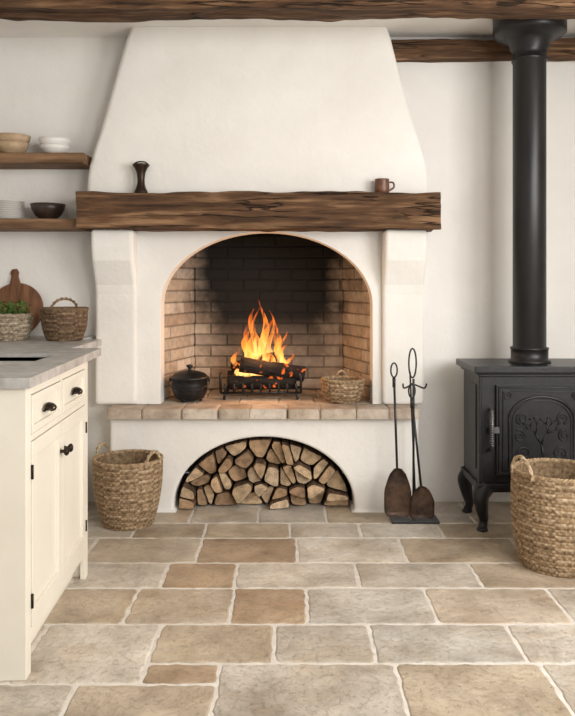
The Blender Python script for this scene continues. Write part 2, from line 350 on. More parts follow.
# ---------------------------------------------------------------- fireplace
fp=empty('fireplace',(-.12,3.97,0))
def arch_block(b,xl,xr,zb,zt,cx,hw,zs,rise,y0,y1,n=48,mi=0):
    inn=[(cx-hw,zb)]+([(cx-hw,zs)] if zs>zb+1e-4 else [])
    for i in range(1,n): 
        a=math.pi-math.pi*i/n; inn.append((cx+hw*math.cos(a),zs+rise*math.sin(a)))
    inn+=([(cx+hw,zs)] if zs>zb+1e-4 else [])+[(cx+hw,zb)]
    out=[(xl,zb)]+([(xl,zs)] if zs>zb+1e-4 else [])
    for i in range(1,n):
        a=math.pi-math.pi*i/n; c,s_=math.cos(a),math.sin(a)
        L=cx-xl if c<0 else xr-cx; tx=L/abs(c) if abs(c)>1e-6 else 1e9; tz=(zt-zs)/s_
        t=min(tx,tz); out.append((cx+c*t,zs+s_*t))
    out+=([(xr,zs)] if zs>zb+1e-4 else [])+[(xr,zb)]
    for cxn in (xl,xr):
        k=min(range(2,len(out)-2),key=lambda i:math.hypot(out[i][0]-cxn,out[i][1]-zt)); out[k]=(cxn,zt)
    m=len(inn); vs=[(p[0],y,p[1]) for y in (y0,y1) for L in (inn,out) for p in L]
    I0,O0,I1,O1=0,m,2*m,3*m; fs=[]
    for i in range(m-1):
        fs.append((I0+i,O0+i,O0+i+1,I0+i+1)[::-1]); fs.append((I1+i,O1+i,O1+i+1,I1+i+1))
        fs.append((I0+i,I0+i+1,I1+i+1,I1+i)[::-1]); fs.append((O0+i,O0+i+1,O1+i+1,O1+i))
    fs.append((I0,I1,O1,O0)); fs.append((I0+m-1,O0+m-1,O1+m-1,I1+m-1))
    b.add(vs,fs,mi,False)
ACX=-.114
b=MB(); arch_block(b,-.94,.695,0,.505,-.124,.479,.03,.365,3.97,4.15); b.build('hearth_base',['plaster_fp'],fp,bevel=.014,bseg=3)
b=MB(); arch_block(b,-1.03,.721,.555,1.493,ACX,.5755,1.09,.399,4.07,4.2)
b.build('arched_surround',['plaster_fp'],fp,bevel=.009,bseg=3)
b=MB()
prof=[(4.075,.555),(4.03,.555),(4.03,1.15),(4.02,1.20),(3.985,1.27),(3.955,1.33),(3.94,1.40),(3.935,1.493),(4.075,1.493)]
b.prism(prof,-1.036,-.812,axis='x'); b.prism(prof,.512,.735,axis='x')
b.build('corbels',['plaster_fp'],fp,bevel=.02,bseg=3,ang=30)
# hood
rows=[(190,86,429),(178,86.5,428.5),(165,88.5,427),(150,93,423),(135,98,418),(115,104,412),(90,111,405),(60,119.5,397),(40,125,392),(20,130,388)]
vs=[];fs=[];r=.03;yf=3.98;yb=4.148
for i,(py,pl,pr) in enumerate(rows):
    z=Z(py,yf); z=1.677 if i==0 else (ZC if i==len(rows)-1 else z); xl=X(pl,yf); xr=X(pr,yf)
    sec=[(xl,yb)]+[(xl+r-r*math.cos(a),yf+r-r*math.sin(a)) for a in [math.pi/2*k/5 for k in range(6)]]
    sec+=[(xl+(xr-xl)*k/10,yf) for k in range(1,10)]
    sec+=[(xr-r+r*math.sin(a),yf+r-r*math.cos(a)) for a in [math.pi/2*k/5 for k in range(6)]]+[(xr,yb)]
    vs+=[(x,y,z) for x,y in sec]; n=len(sec)
for i in range(len(rows)-1):
    for j in range(n): fs.append((i*n+j,i*n+(j+1)%n,(i+1)*n+(j+1)%n,(i+1)*n+j))
b=MB(); b.add(vs[:],fs,0,True); b.add(vs[:n],[list(range(n))[::-1]]); b.build('chimney_hood',['plaster_fp'],fp)
# mantel
rough_beam('mantel_beam',-1.087,X(441,3.85),3.84,4.148,1.482,1.689,amp=.016,rad=.012,parent=fp,seed=23)
# ledge stones
b=MB(); xs=[-.946,-.76,-.55,-.36,-.2,.0,.17,.36,.53,.696]
LC=[(212,199,184),(202,188,172),(218,206,192),(206,192,176),(221,210,197)]
for i in range(len(xs)-1):
    stone(b,xs[i],xs[i+1],3.895,4.085,.503,.555,vary(srgb(*random.choice(LC)),.88,1.0),gap=.002,rad=.010,ins=.008,jit=.004)
xs=[-.7,-.5,-.27,-.05,.15,.34,.47]
for i in range(len(xs)-1):
    stone(b,xs[i],xs[i+1],4.085,4.33,.503,.553,srgb(*random.choice(LC))[:3],gap=.003,rad=.01)
    stone(b,xs[i]+.03,min(.47,xs[i+1]+.03),4.33,4.7,.503,.553,srgb(*random.choice(LC[:2]))[:3],gap=.003,rad=.01)
b.box(-.935,.69,3.925,4.145,.505,.547,1)
b.box(hx0+.002,hx1-.002,4.152,4.795,.42,.545,1)
b.build('hearth_ledge',['ledge','grout'],fp)
# firebox bricks
b=MB(); BC=[(212,198,180),(202,187,168),(218,206,190),(190,172,152),(206,193,175),(198,180,162)]
def brickwall(p0,p1,z0,z1,bl=.20,bh=.068):
    p0=Vector(p0);p1=Vector(p1);L=(p1-p0).length; d=(p1-p0).normalized(); nr=Vector((d.y,-d.x))
    Tm=Matrix(((d.x,-nr.x,0,p0.x),(d.y,-nr.y,0,p0.y),(0,0,1,0),(0,0,0,1)))
    z=z0;k=0
    b.box(0,L,.004,.05,z0,z1,0,Tm,srgb(150,136,120)[:3])
    while z<z1:
        x=-(bl/2)*(k%2)
        while x<L:
            a=max(0,x+.004); c=min(L,x+bl-.004)
            if c-a>.02: b.box(a,c,-random.uniform(0,.006),.02,z+.004,min(z1,z+bh-.004),0,Tm,vary(srgb(*random.choice(BC)),.82,1.08))
            x+=bl
        z+=bh;k+=1
brickwall((-.70,4.205),(-.575,4.64),.555,1.56)
brickwall((-.575,4.64),(.345,4.64),.555,1.56)
brickwall((.345,4.64),(.47,4.205),.555,1.56)
b.build('firebox_bricks',['brick'],fp,bevel=.004,bseg=1)
b=MB(); b.box(-.79,.59,4.21,4.79,1.565,1.595); b.build('smoke_chamber',['soot'],fp)
# log pile
random.seed(21)
b=MB(); lcx,lhw,lrise=-.124,.462,.345
def inside(x,z,m=0): return z>m and ((x-lcx)/(lhw-m))**2+((z-.02)/(lrise-m))**2<1
ell=[(lcx-lhw,.004)]+[(lcx+lhw*math.cos(math.pi-math.pi*i/40),.02+lrise*math.sin(math.pi-math.pi*i/40)) for i in range(41)]+[(lcx+lhw,.004)]
seeds=[];tries=0
while len(seeds)<27 and tries<20000:
    tries+=1
    p=(random.uniform(lcx-lhw,lcx+lhw),random.uniform(0,.36))
    if inside(*p,.015) and all(math.hypot(p[0]-q[0],p[1]-q[1])>.078 for q in seeds): seeds.append(p)
def clip(poly,n,c):
    out=[]
    for i in range(len(poly)):
        p,q=poly[i],poly[(i+1)%len(poly)]
        dp=p[0]*n[0]+p[1]*n[1]-c; dq=q[0]*n[0]+q[1]*n[1]-c
        if dp<=0: out.append(p)
        if dp*dq<0:
            t=dp/(dp-dq); out.append((p[0]+(q[0]-p[0])*t,p[1]+(q[1]-p[1])*t))
    return out
def cells(sd):
    res=[]
    for i,p in enumerate(sd):
        poly=ell[:]
        for j,q in enumerate(sd):
            if i==j: continue
            n=(q[0]-p[0],q[1]-p[1]); c=(q[0]**2+q[1]**2-p[0]**2-p[1]**2)/2
            poly=clip(poly,n,c)
            if len(poly)<3: break
        res.append(poly)
    return res
def cent(P):
    A=cx=cz=0
    for i in range(len(P)):
        x0,z0=P[i];x1,z1=P[(i+1)%len(P)];k=x0*z1-x1*z0;A+=k;cx+=(x0+x1)*k;cz+=(z0+z1)*k
    return (cx/(3*A),cz/(3*A))
def area_(P): return abs(sum(P[i][0]*P[(i+1)%len(P)][1]-P[(i+1)%len(P)][0]*P[i][1] for i in range(len(P))))/2
for it in range(2):
    C=cells(seeds); seeds=[cent(c) if len(c)>2 else s for c,s in zip(C,seeds)]
C=cells(seeds)
LGC=[(214,184,146),(202,168,130),(222,194,160),(190,156,120),(176,142,108),(208,178,142)]
pieces=[]
for P in C:
    if len(P)<3: continue
    c=cent(P)
    if area_(P)>.0092 and random.random()<.75:
        a=random.uniform(0,math.pi); n=(math.cos(a),math.sin(a)); cc=n[0]*c[0]+n[1]*c[1]
        pieces.append((clip(P,n,cc),c)); pieces.append((clip(P,(-n[0],-n[1]),-cc),c))
    else: pieces.append((P,(c[0]+random.uniform(-.015,.015),c[1]+random.uniform(-.015,.015))))
for P,oc in pieces:
    if len(P)<3: continue
    c=cent(P); dd=.0055
    P2=[]
    for x,z in P:
        l=math.hypot(x-c[0],z-c[1]); k=max(.5,1-dd/max(l,.001)); P2.append((c[0]+(x-c[0])*k,c[1]+(z-c[1])*k))
    P=P2
    for w in (.15,.22,.25):
        Q=[]
        for i in range(len(P)):
            p,q=P[i],P[(i+1)%len(P)]
            Q+= [(p[0]*(1-w)+q[0]*w,p[1]*(1-w)+q[1]*w),(p[0]*w+q[0]*(1-w),p[1]*w+q[1]*(1-w))]
        P=Q
    P=[(x+noise.noise(Vector((x*60,z*60,c[0]*9)))*.0025,z+noise.noise(Vector((x*60,z*60,c[1]*9+7)))*.0025) for x,z in P]
    y0=random.uniform(3.995,4.09); y1=y0+.34; n=len(P); col=vary(srgb(*random.choice(LGC)),.72,1.1)
    rs=random.random()*9
    tl=(random.uniform(-.15,.15),random.uniform(-.15,.15))
    fy=lambda x,z: y0+(x-c[0])*tl[0]+(z-c[1])*tl[1]
    rim=[(c[0]+(x-c[0])*.92,c[1]+(z-c[1])*.92) for x,z in P]
    b.add([(x,fy(x,z),z) for x,z in rim],[list(range(n))],1,False,None,col,[(x-oc[0],z-oc[1],rs) for x,z in rim])
    b.add([(x,fy(x,z),z) for x,z in rim]+[(x,fy(x,z)+.004,z) for x,z in P]+[(x,y1,z) for x,z in P],[(i,(i+1)%n,(i+1)%n+n,i+n)[::-1] for i in range(n)]+[(i+n,(i+1)%n+n,(i+1)%n+2*n,i+2*n)[::-1] for i in range(n)]+[list(range(3*n-1,2*n-1,-1))],0,True)
b.build('firewood_pile',['bark','logend'])
random.seed(5)
# ---------------------------------------------------------------- fire
GX,GY,GZ=-.15,4.33,.555
hf=empty('hearth_fire',(GX,GY,GZ))
b=MB()
for i in range(9):
    x=GX-.2+.05*i; b.tube([(x,GY-.12,GZ+.09),(x,GY-.125,GZ+.045),(x,GY+.12,GZ+.045)],.006,6)
for yy in (-.115,.115): b.tube([(GX-.225,GY+yy,GZ+.04),(GX+.225,GY+yy,GZ+.04)],.007,6)
for sx in (-.2,.2):
    for sy in (-.115,.115): b.tube([(GX+sx,GY+sy,GZ+.04),(GX+sx*1.03,GY+sy,GZ+.001)],.008,6)
for sx in (-.225,.225): b.tube([(GX+sx,GY-.12,GZ+.04),(GX+sx,GY-.13,GZ+.13),(GX+sx,GY-.12,GZ+.15)],.008,6)
b.build('fire_grate',['iron'],hf)
b=MB()
def flog(p,q,r,seed):
    p=Vector(p);q=Vector(q); pts=[p.lerp(q,i/14) for i in range(15)]
    b.tube(pts,[r*(1+.14*noise.noise(Vector((i*.5,seed,0)))) for i in range(15)],10)
flog((GX-.19,GY-.06,GZ+.09),(GX+.2,GY-.05,GZ+.09),.040,1)
flog((GX-.2,GY+.06,GZ+.10),(GX+.19,GY+.07,GZ+.10),.045,2)
flog((GX-.12,GY-.07,GZ+.195),(GX+.245,GY-.04,GZ+.135),.045,3)
flog((GX-.17,GY+.06,GZ+.16),(GX+.08,GY-.0,GZ+.23),.034,4)
b.build('burning_logs',['ember'],hf)
b=MB()
tong=[(-.10,.00,.24,.045,.03),(-.06,-.03,.32,.05,-.01),(-.02,.02,.41,.05,-.03),(.02,-.02,.36,.05,.03),(.06,.03,.30,.045,.05),(.10,.0,.22,.04,.04),(-.13,.03,.18,.035,-.03),
(.0,.05,.46,.035,.01),(-.04,.05,.28,.055,-.06),(.04,-.05,.24,.055,-.02),(-.08,-.06,.18,.04,.02),(.14,.02,.15,.03,.02),(.03,.0,.33,.03,.08),(-.03,-.04,.22,.045,.0),(.08,-.05,.14,.035,.0),(-.12,-.04,.12,.03,.0),
(.12,.04,.28,.02,.0),(-.09,.04,.34,.022,.03),(.05,.05,.40,.022,.0),(-.05,.0,.42,.02,.02)]
for i,(dx,dy,h,w,ln) in enumerate(tong):
    n=26;seg=12;vs=[];lc=[];fs=[];ph=random.random()*6
    for k in range(n+1):
        t=k/n; cx=GX+dx+ln*t+.028*math.sin(ph+t*8)*t; cy=GY+dy+.015*math.sin(ph*2+t*6)*t; z=GZ+.10+h*t
        rr=w*((1-t)**.9)*(t+.12)**.35*1.25*(1+.2*math.sin(ph+9*t))+.0004
        for s_ in range(seg):
            a=2*math.pi*s_/seg; vs.append((cx+rr*math.cos(a),cy+rr*.5*math.sin(a),z)); lc.append((t,0,0))
    for k in range(n):
        for s_ in range(seg):
            s2=(s_+1)%seg; fs.append((k*seg+s_,k*seg+s2,(k+1)*seg+s2,(k+1)*seg+s_))
    b.add(vs,fs,0,True,None,(1,1,1),lc)
b.build('flames',['flame'],hf)
l=bpy.data.lights.new('fire_glow','POINT'); l.energy=6; l.color=(1,.48,.19); l.shadow_soft_size=.10
o=bpy.data.objects.new('fire_glow',l); o.location=(GX,GY-.10,GZ+.34); bpy.context.collection.objects.link(o)
# ---------------------------------------------------------------- pot
b=MB(); px_,py_=-.545,4.18
b.lathe([(.055,.0),(.082,.012),(.097,.05),(.1,.09),(.098,.115),(.106,.118),(.107,.126),(.1,.13),(.085,.146),(.05,.158),(.018,.163),(.010,.165),(.009,.175),(.018,.182),(.018,.192),(.004,.196)],(px_,py_,.562),36)
b.tube(smoothpts([(px_-.104,py_,.67),(px_-.112,py_-.04,.655),(px_-.07,py_-.105,.635),(px_,py_-.125,.63),(px_+.07,py_-.105,.635),(px_+.112,py_-.04,.655),(px_+.104,py_,.67)],6),.0035,6)
for a in (0,2.1,4.2): b.tube([(px_+.06*math.cos(a),py_+.06*math.sin(a),.57),(px_+.065*math.cos(a),py_+.065*math.sin(a),.555)],.008,6)
for sx in (-1,1): b.box(px_+sx*.1-.012,px_+sx*.1+.012,py_-.012,py_+.012,.665,.683)
b.build('cast_iron_pot',['iron'])
# ---------------------------------------------------------------- baskets
WK=[(190,164,130),(176,148,114),(206,182,150),(158,130,98)]
def basket(name,c,rt,rb,h,stakes=30,rows=16,handles=(),arch=False,amp=.0045,pal=WK,plant=False,hs=.05):
    b=MB(); n=stakes*4
    R=lambda t: rb+(rt-rb)*(t**.75)+.012*math.sin(math.pi*t)*(rt/.18)
    rings=[(k,j/3) for k in range(rows) for j in range(3)]+[(rows,0)]
    o=len(b.v)
    for k,f in rings:
        t=(k+f)/rows; bl=math.sin(math.pi*f)
        for i in range(n):
            a=2*math.pi*i/n; wv=math.cos(stakes*a+math.pi*k)
            rr=R(t)+amp*bl*(.5+.9*wv)-amp*.4
            b.v.append(Vector((c[0]+rr*math.cos(a),c[1]+rr*math.sin(a),c[2]+h*t)))
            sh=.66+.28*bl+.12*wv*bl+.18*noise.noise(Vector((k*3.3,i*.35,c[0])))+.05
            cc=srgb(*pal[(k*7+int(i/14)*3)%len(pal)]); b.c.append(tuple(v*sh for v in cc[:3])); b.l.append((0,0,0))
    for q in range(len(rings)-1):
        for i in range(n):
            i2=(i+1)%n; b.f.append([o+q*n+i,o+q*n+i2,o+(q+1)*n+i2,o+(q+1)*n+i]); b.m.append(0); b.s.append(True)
    col=srgb(*pal[1])[:3]
    b.lathe([(rb-.004,0.0),(rb-.004,.004)],c,48,col=col,sm=False)
    inn=[(.001,.012)]+[(R(t/8)-.012,.012+(h-.012)*t/8) for t in range(9)]
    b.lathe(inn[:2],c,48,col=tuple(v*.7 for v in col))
    seg=48;vs=[];fs=[]
    for r_,z_ in inn:
        for k in range(seg):
            a=2*math.pi*k/seg; vs.append((c[0]+r_*math.cos(a),c[1]+r_*math.sin(a),c[2]+z_))
    for i in range(len(inn)-1):
        for k in range(seg): fs.append((i*seg+k,(i+1)*seg+k,(i+1)*seg+(k+1)%seg,i*seg+(k+1)%seg))
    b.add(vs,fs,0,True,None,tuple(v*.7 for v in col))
    for ph in (0,math.pi*2/3,math.pi*4/3):
        pts=[]; m=150; tw=24
        for i in range(m):
            a=2*math.pi*i/m; q=a*tw+ph; rr=R(1)-.005+.006*math.cos(q); pts.append((c[0]+rr*math.cos(a),c[1]+rr*math.sin(a),c[2]+h+.002+.006*math.sin(q)))
        b.tube(pts,.0055*(.8+rt),5,closed=True,col=srgb(*pal[0])[:3])
    for ha in handles:
        for ph in (0,math.pi):
            pts=[]
            for i in range(25):
                t=i/24; w=hs; an=math.pi*t
                tang=Vector((-math.sin(ha),math.cos(ha),0)); rad=Vector((math.cos(ha),math.sin(ha),0))
                P=Vector(c)+rad*(R(1)-.004+.01*math.sin(an))+tang*(-w*math.cos(an))+Vector((0,0,h-.012+(hs*1.15+.012)*math.sin(an)))
                P+=rad*.005*math.cos(t*22+ph)+Vector((0,0,.005*math.sin(t*22+ph)))
                pts.append(P)
            b.tube(pts,.0055,6,col=srgb(*pal[2])[:3])
    if arch:
        for ph in (0,math.pi):
            pts=[]
            for i in range(33):
                t=i/32; an=math.pi*t; w=R(1)-.006
                pts.append(Vector(c)+Vector((-w*math.cos(an)*.6*math.cos(arch),-w*math.cos(an)*math.sin(arch),h+.055*math.sin(an)))+Vector((.004*math.cos(t*26+ph),0,.004*math.sin(t*26+ph))))
            b.tube(pts,.0045,6,col=srgb(*pal[2])[:3])
    mats=['wicker']
    if plant:
        mats=['wicker','leaf','niche']
        b.lathe([(R(.85)-.014,h*.8),(R(.85)-.02,h*.82)],c,32,mi=2)
        for i in range(240):
            a=random.random()*6.283; rr=R(1)*.88*math.sqrt(random.random()); base=Vector((c[0]+rr*math.cos(a),c[1]+rr*math.sin(a),c[2]+h*.82))
            hh=random.uniform(.03,.09); tip=base+Vector((random.uniform(-.02,.02),random.uniform(-.02,.02),hh)); 
            d=Vector((random.uniform(-1,1),random.uniform(-1,1),random.uniform(-.1,.7))).normalized()*random.uniform(.014,.022)
            sd=d.cross(Vector((0,0,1))).normalized()*.008
            b.add([tip-d*.3,tip+d*.3+sd,tip+d,tip+d*.3-sd],[(0,1,2,3)],1)
            if i%3==0: b.tube([base,tip],.0012,4,mi=1)
    return b.build(name,mats)
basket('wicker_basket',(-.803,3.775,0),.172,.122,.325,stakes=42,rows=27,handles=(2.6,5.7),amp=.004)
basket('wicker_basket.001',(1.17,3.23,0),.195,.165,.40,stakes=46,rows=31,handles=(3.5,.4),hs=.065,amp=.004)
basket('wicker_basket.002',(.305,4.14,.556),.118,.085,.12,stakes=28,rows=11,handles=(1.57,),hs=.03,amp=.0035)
DK=[(136,112,86),(120,98,74),(152,126,98),(108,86,64)]
basket('wicker_basket.003',(-1.13,3.80,.921),.115,.085,.155,stakes=28,rows=14,arch=.9,pal=DK,amp=.0035)
basket('potted_herb_basket',(-1.41,3.80,.921),.112,.085,.125,stakes=28,rows=12,plant=True,amp=.0035,pal=[(190,174,150),(174,158,134),(204,190,168),(164,146,122)])
# ---------------------------------------------------------------- round cutting board leaning on the wall
b=MB(); Rr=.15; tilt=Matrix.Translation((-1.47,4.06,.921))@Matrix.Rotation(math.radians(-13),4,'X')@Matrix.Rotation(math.radians(-6),4,'Y')
pts=[]
for i in range(49):
    a=math.radians(90-11)-math.radians(338)*i/48; pts.append((Rr*math.cos(a),Rr+Rr*math.sin(a)))
pts+=[(-.018,2*Rr+.04),(-.024,2*Rr+.06),(-.014,2*Rr+.08),(.014,2*Rr+.08),(.024,2*Rr+.06),(.018,2*Rr+.04)]
b.prism(pts,0,.018,T=tilt); b.build('round_cutting_board',['boardwood'],bevel=.004)
# ---------------------------------------------------------------- shelves & crockery
rough_beam('wall_shelf',XL+.002,-1.068,3.92,4.149,1.838,1.894,mk='shelfwood',amp=.002,rad=.006,step=.05)
rough_beam('wall_shelf.001',XL+.002,-1.092,3.92,4.149,1.494,1.548,mk='shelfwood',amp=.002,rad=.006,step=.05,seed=4)
def bowl(b,c,r,h,mi=0,foot=.45):
    t=.006
    b.lathe([(r*foot,0),(r*foot,h*.08),(r*.72,h*.3),(r*.92,h*.65),(r,h),(r-t,h),(r*.92-t,h*.67),(r*.7-t,h*.36),(r*.3,h*.16),(.001,h*.14)],c,40,mi)
sy=4.03; T1=1.892; T2=1.546
b=MB(); c0=X(12,sy); bowl(b,(c0,sy,T1),.088,.068); bowl(b,(c0+.004,sy,T1+.036),.094,.072); b.build('stacked_bowls',['tan_cer'])
b=MB(); bowl(b,(X(55,sy),sy,T1),.080,.055); bowl(b,(X(55,sy),sy,T1+.03),.088,.06); b.build('white_bowls',['white_cer'])
b=MB()
for i in range(9):
    z=i*.0115; b.lathe([(.05,z),(.055,z+.003),(.09,z+.009),(.092,z+.011),(.088,z+.0115),(.05,z+.006),(.001,z+.005)],(X(7,sy),sy,T2),40)
b.build('plate_stack',['white_cer'])
b=MB(); bowl(b,(X(48,sy),sy,T2),.092,.088); b.build('dark_bowl',['dark_cer'])
# mantel ornaments
b=MB(); c=(X(141,3.93),3.93,1.676)
b.lathe([(.036,0),(.036,.012),(.026,.03),(.020,.055),(.019,.08),(.023,.11),(.033,.135),(.043,.148),(.044,.156),(.03,.158),(.012,.15),(.001,.148)],c,28)
b.tube(smoothpts([(c[0]-.042,c[1],c[2]+.15),(c[0]-.02,c[1],c[2]+.168),(c[0]+.02,c[1],c[2]+.168),(c[0]+.042,c[1],c[2]+.15)],5),.004,6)
b.build('bronze_candle_holder',['bronze'])
b=MB(); c=(X(382,3.93),3.93,1.676)
b.lathe([(.034,0),(.038,.004),(.039,.03),(.037,.07),(.039,.078),(.036,.078),(.034,.07),(.034,.012),(.001,.01)],c,32)
b.tube(smoothpts([(c[0]+.036,c[1],c[2]+.062),(c[0]+.058,c[1],c[2]+.06),(c[0]+.062,c[1],c[2]+.036),(c[0]+.036,c[1],c[2]+.018)],6),.005,8)
b.build('coffee_mug',['brown_cer'])
# ---------------------------------------------------------------- kitchen cabinet
kc=empty('kitchen_cabinet',(-.793,2.275,0),math.radians(2.33),local=True)
Lc=.83; b=MB()
b.box(-.62,0,0,.02,.0,.887)
b.box(-.62,0,Lc-.02,Lc,.0,.887)
b.box(-.62,-.6,.02,Lc-.02,.0,.887)
b.box(-.6,-.02,.02,Lc-.02,.09,.11)
b.box(-.02,0,.02,.05,0,.887); b.box(-.02,0,Lc-.05,Lc-.02,0,.887); b.box(-.02,0,.05,Lc-.05,.86,.887)
b.box(-.02,0,.05,Lc-.05,.715,.735); b.box(-.02,0,.05,Lc-.05,.10,.135); b.box(-.02,0,Lc/2-.012,Lc/2+.012,.735,.86)
b.box(-.07,-.055,.02,Lc-.02,0,.10)
b.build('carcass',['paint'],kc,bevel=.002)
def front(y0,y1,z0,z1,fr,name):
    b=MB(); g=.003; y0+=g;y1-=g;z0+=g;z1-=g
    b.box(-.018,.003,y0,y1,z0,z0+fr); b.box(-.018,.003,y0,y1,z1-fr,z1); b.box(-.018,.003,y0,y0+fr,z0+fr,z1-fr); b.box(-.018,.003,y1-fr,y1,z0+fr,z1-fr)
    b.box(-.018,-.007,y0+fr,y1-fr,z0+fr,z1-fr); b.build(name,['paint'],kc,bevel=.0015)
m=Lc/2
front(.05,m-.012,.735,.86,.022,'drawer_1'); front(m+.012,Lc-.05,.735,.86,.022,'drawer_2')
front(.05,m,.135,.715,.05,'cabinet_door_1'); front(m,Lc-.05,.135,.715,.05,'cabinet_door_2')
b=MB()
for yy in ((.05+m-.012)/2,(Lc-.05+m+.012)/2):
    vs=[];fs=[];n=12;q=5
    for i in range(n+1):
        a=math.pi*i/n
        for j in range(q+1):
            e=math.pi/2*j/q; vs.append((.002+.024*math.sin(e)*1.0,yy-.038*math.cos(a)*math.cos(e*.55),.79+.022*math.sin(a)*math.cos(e*.75)-.003))
    for i in range(n):
        for j in range(q): fs.append((i*(q+1)+j,i*(q+1)+j+1,(i+1)*(q+1)+j+1,(i+1)*(q+1)+j))
    b.add(vs,fs,0,True)
    b.box(.0,.004,yy-.042,yy+.042,.784,.790); b.tube([(.022,yy-.03,.787),(.026,yy,.786),(.022,yy+.03,.787)],.004,6)
for yy in (m-.028,m+.028):
    Tm=Matrix.Translation((.002,yy,.61))@Matrix.Rotation(math.radians(90),4,'Y')
    b.lathe([(.010,0),(.006,.004),(.006,.012),(.014,.018),(.016,.024),(.011,.030),(.002,.032)],(0,0,0),20,T=Tm)
for yy in (.05,Lc-.05):
    for zz in (.22,.62): b.tube([(.004,yy,zz-.022),(.004,yy,zz+.022)],.0045,8)
b.build('cabinet_hardware',['bronze'],kc)
KI=(Matrix.Translation(kc.location)@Matrix.Rotation(math.radians(2.33),4,'Z')).inverted()
def wpar(o): o.parent=kc; o.matrix_parent_inverse=KI.copy()
ct=MB(); z0,z1=.888,.92; SXr=-.93
def wpoly(P): ct.prism(P,z0,z1,axis='z')
wpoly([(SXr,2.255),(-.775,2.255),(-.828,3.33),(SXr,3.33)])
ct.box(-1.42,SXr,2.255,2.76,z0,z1); ct.box(-1.42,SXr,3.06,3.33,z0,z1); ct.box(XL+.003,-1.42,2.255,3.33,z0,z1)
ct.box(XL+.003,-.96,3.33,3.87,z0,z1); ct.box(XL+.003,-1.06,3.87,4.147,z0,z1)
wpar(ct.build('countertop',['counter']))
b=MB(); b.box(-1.42,SXr,2.76,3.06,.70,.705); b.box(-1.425,-1.42,2.76,3.06,.70,.905); b.box(SXr,SXr+.005,2.76,3.06,.70,.905); b.box(-1.42,SXr,2.755,2.76,.70,.905); b.box(-1.42,SXr,3.06,3.065,.70,.905)
wpar(b.build('sink_basin',['steelbasin']))
b=MB(); b.box(XL+.01,-1.12,3.36,4.14,0,.887); wpar(b.build('corner_carcass',['paint']))
b=MB(); b.box(XL+.01,-1.45,2.29,3.36,0,.887); wpar(b.build('side_carcass',['paint']))
# ---------------------------------------------------------------- fireplace tool set
ft=empty('fireplace_tool_set',(.64,3.82,0)); b=MB(); sx_,sy_=.645,3.82
b.prism([(sx_-.12,sy_-.055),(sx_+.12,sy_-.055),(sx_+.12,sy_+.055),(sx_-.12,sy_+.055)],0,.012,axis='z')
b.tube([(sx_,sy_+.02,.01),(sx_,sy_+.02,.72)],.0065,8)
lp=[(sx_-.005+.019*math.sin(a),sy_+.02,.80-.075*math.cos(a)) for a in [2*math.pi*i/24 for i in range(24)]]
b.tube(lp,.005,6,closed=True)
b.tube(smoothpts([(sx_-.06,sy_-.02,.70),(sx_-.05,sy_,.675),(sx_,sy_+.02,.69),(sx_+.05,sy_,.675),(sx_+.06,sy_-.02,.70)],6),.005,6)
b.build('stand',['iron'],ft,bevel=.003)
def shovel(xt,zt,xb,zb,bw,bh,name,y,yb):
    b=MB(); b.tube([(xt,y,zt),(xb,yb,zb+bh*.95)],.006,8)
    b.tube([(xt+.016*math.sin(a),y,zt+.036-.036*math.cos(a)) for a in [2*math.pi*i/20 for i in range(20)]],.0045,6,closed=True)
    b.tube([(xt,y,zt-.002),(xt,y,zt-.05)],.0085,8)
    vs=[];fs=[];n=10;mm=10
    for sgn in (0,1):
        for i in range(mm+1):
            t=i/mm; w=bw*(.30+.70*min(1,(t*2.2))**.6)/2
            if t>.85: w*=1-.25*((t-.85)/.15)**2
            for j in range(n+1):
                s_=j/n*2-1; vs.append((xb+w*s_,yb-.006-sgn*.003-.018*(s_*s_)+.01*t,zb+bh*(1-t)))
    K=(mm+1)*(n+1)
    for i in range(mm):
        for j in range(n):
            a=i*(n+1)+j; fs.append((a,a+1,a+n+2,a+n+1)); fs.append((a+K,a+n+1+K,a+n+2+K,a+1+K))
    ed=[j for j in range(n+1)]+[i*(n+1)+n for i in range(1,mm+1)]+[mm*(n+1)+j for j in range(n-1,-1,-1)]+[i*(n+1) for i in range(mm-1,0,-1)]
    for q in range(len(ed)): a=ed[q];c=ed[(q+1)%len(ed)]; fs.append((a,c,c+K,a+K))
    b.add(vs,fs,1,True); b.build(name,['iron','toolsteel'],ft)
shovel(X(394,3.78),.735,X(397,3.76),.045,.135,.24,'ash_shovel',3.78,3.755)
shovel(X(412,3.78),.63,X(421,3.76),.035,.125,.16,'hearth_brush_pan',3.785,3.755)
b=MB(); b.tube([(X(410,3.8),3.80,.76),(X(416,3.8),3.795,.03)],.0045,8); b.build('poker',['iron'],ft)
# ---------------------------------------------------------------- stove
st=empty('wood_burning_stove',(1.229,3.81,0)); SX=1.229
b=MB()
b.box(.936,1.522,3.648,3.985,.235,.765)
b.box(.922,1.536,3.632,3.995,.205,.235); b.box(.93,1.528,3.64,3.99,.192,.206)
b.box(.922,1.536,3.632,3.995,.755,.770)
b.box(.900,1.558,3.605,4.01,.776,.808); b.box(.912,1.546,3.62,4.0,.768,.778)
b.box(.93,.944,3.642,3.68,.235,.755); b.box(1.514,1.528,3.642,3.68,.235,.755)
for xx in (.930,1.522): b.box(xx,xx+.008,3.71,3.95,.29,.71)
b.build('stove_body',['iron'],st,bevel=.005,bseg=2)
b=MB(); dx0,dx1,dz0,dz1=1.012,1.446,.275,.715
b.box(dx0,dx1,3.628,3.65,dz0,dz1)
y=3.626
for w,rr in ((.012,.006),(.03,.004)):
    b.tube([(dx0+w,y,dz0+w),(dx1-w,y,dz0+w),(dx1-w,y,dz1-w),(dx0+w,y,dz1-w)],rr,8,closed=True)
ax0,ax1=dx0+.06,dx1-.06; acx=(ax0+ax1)/2; hw=(ax1-ax0)/2
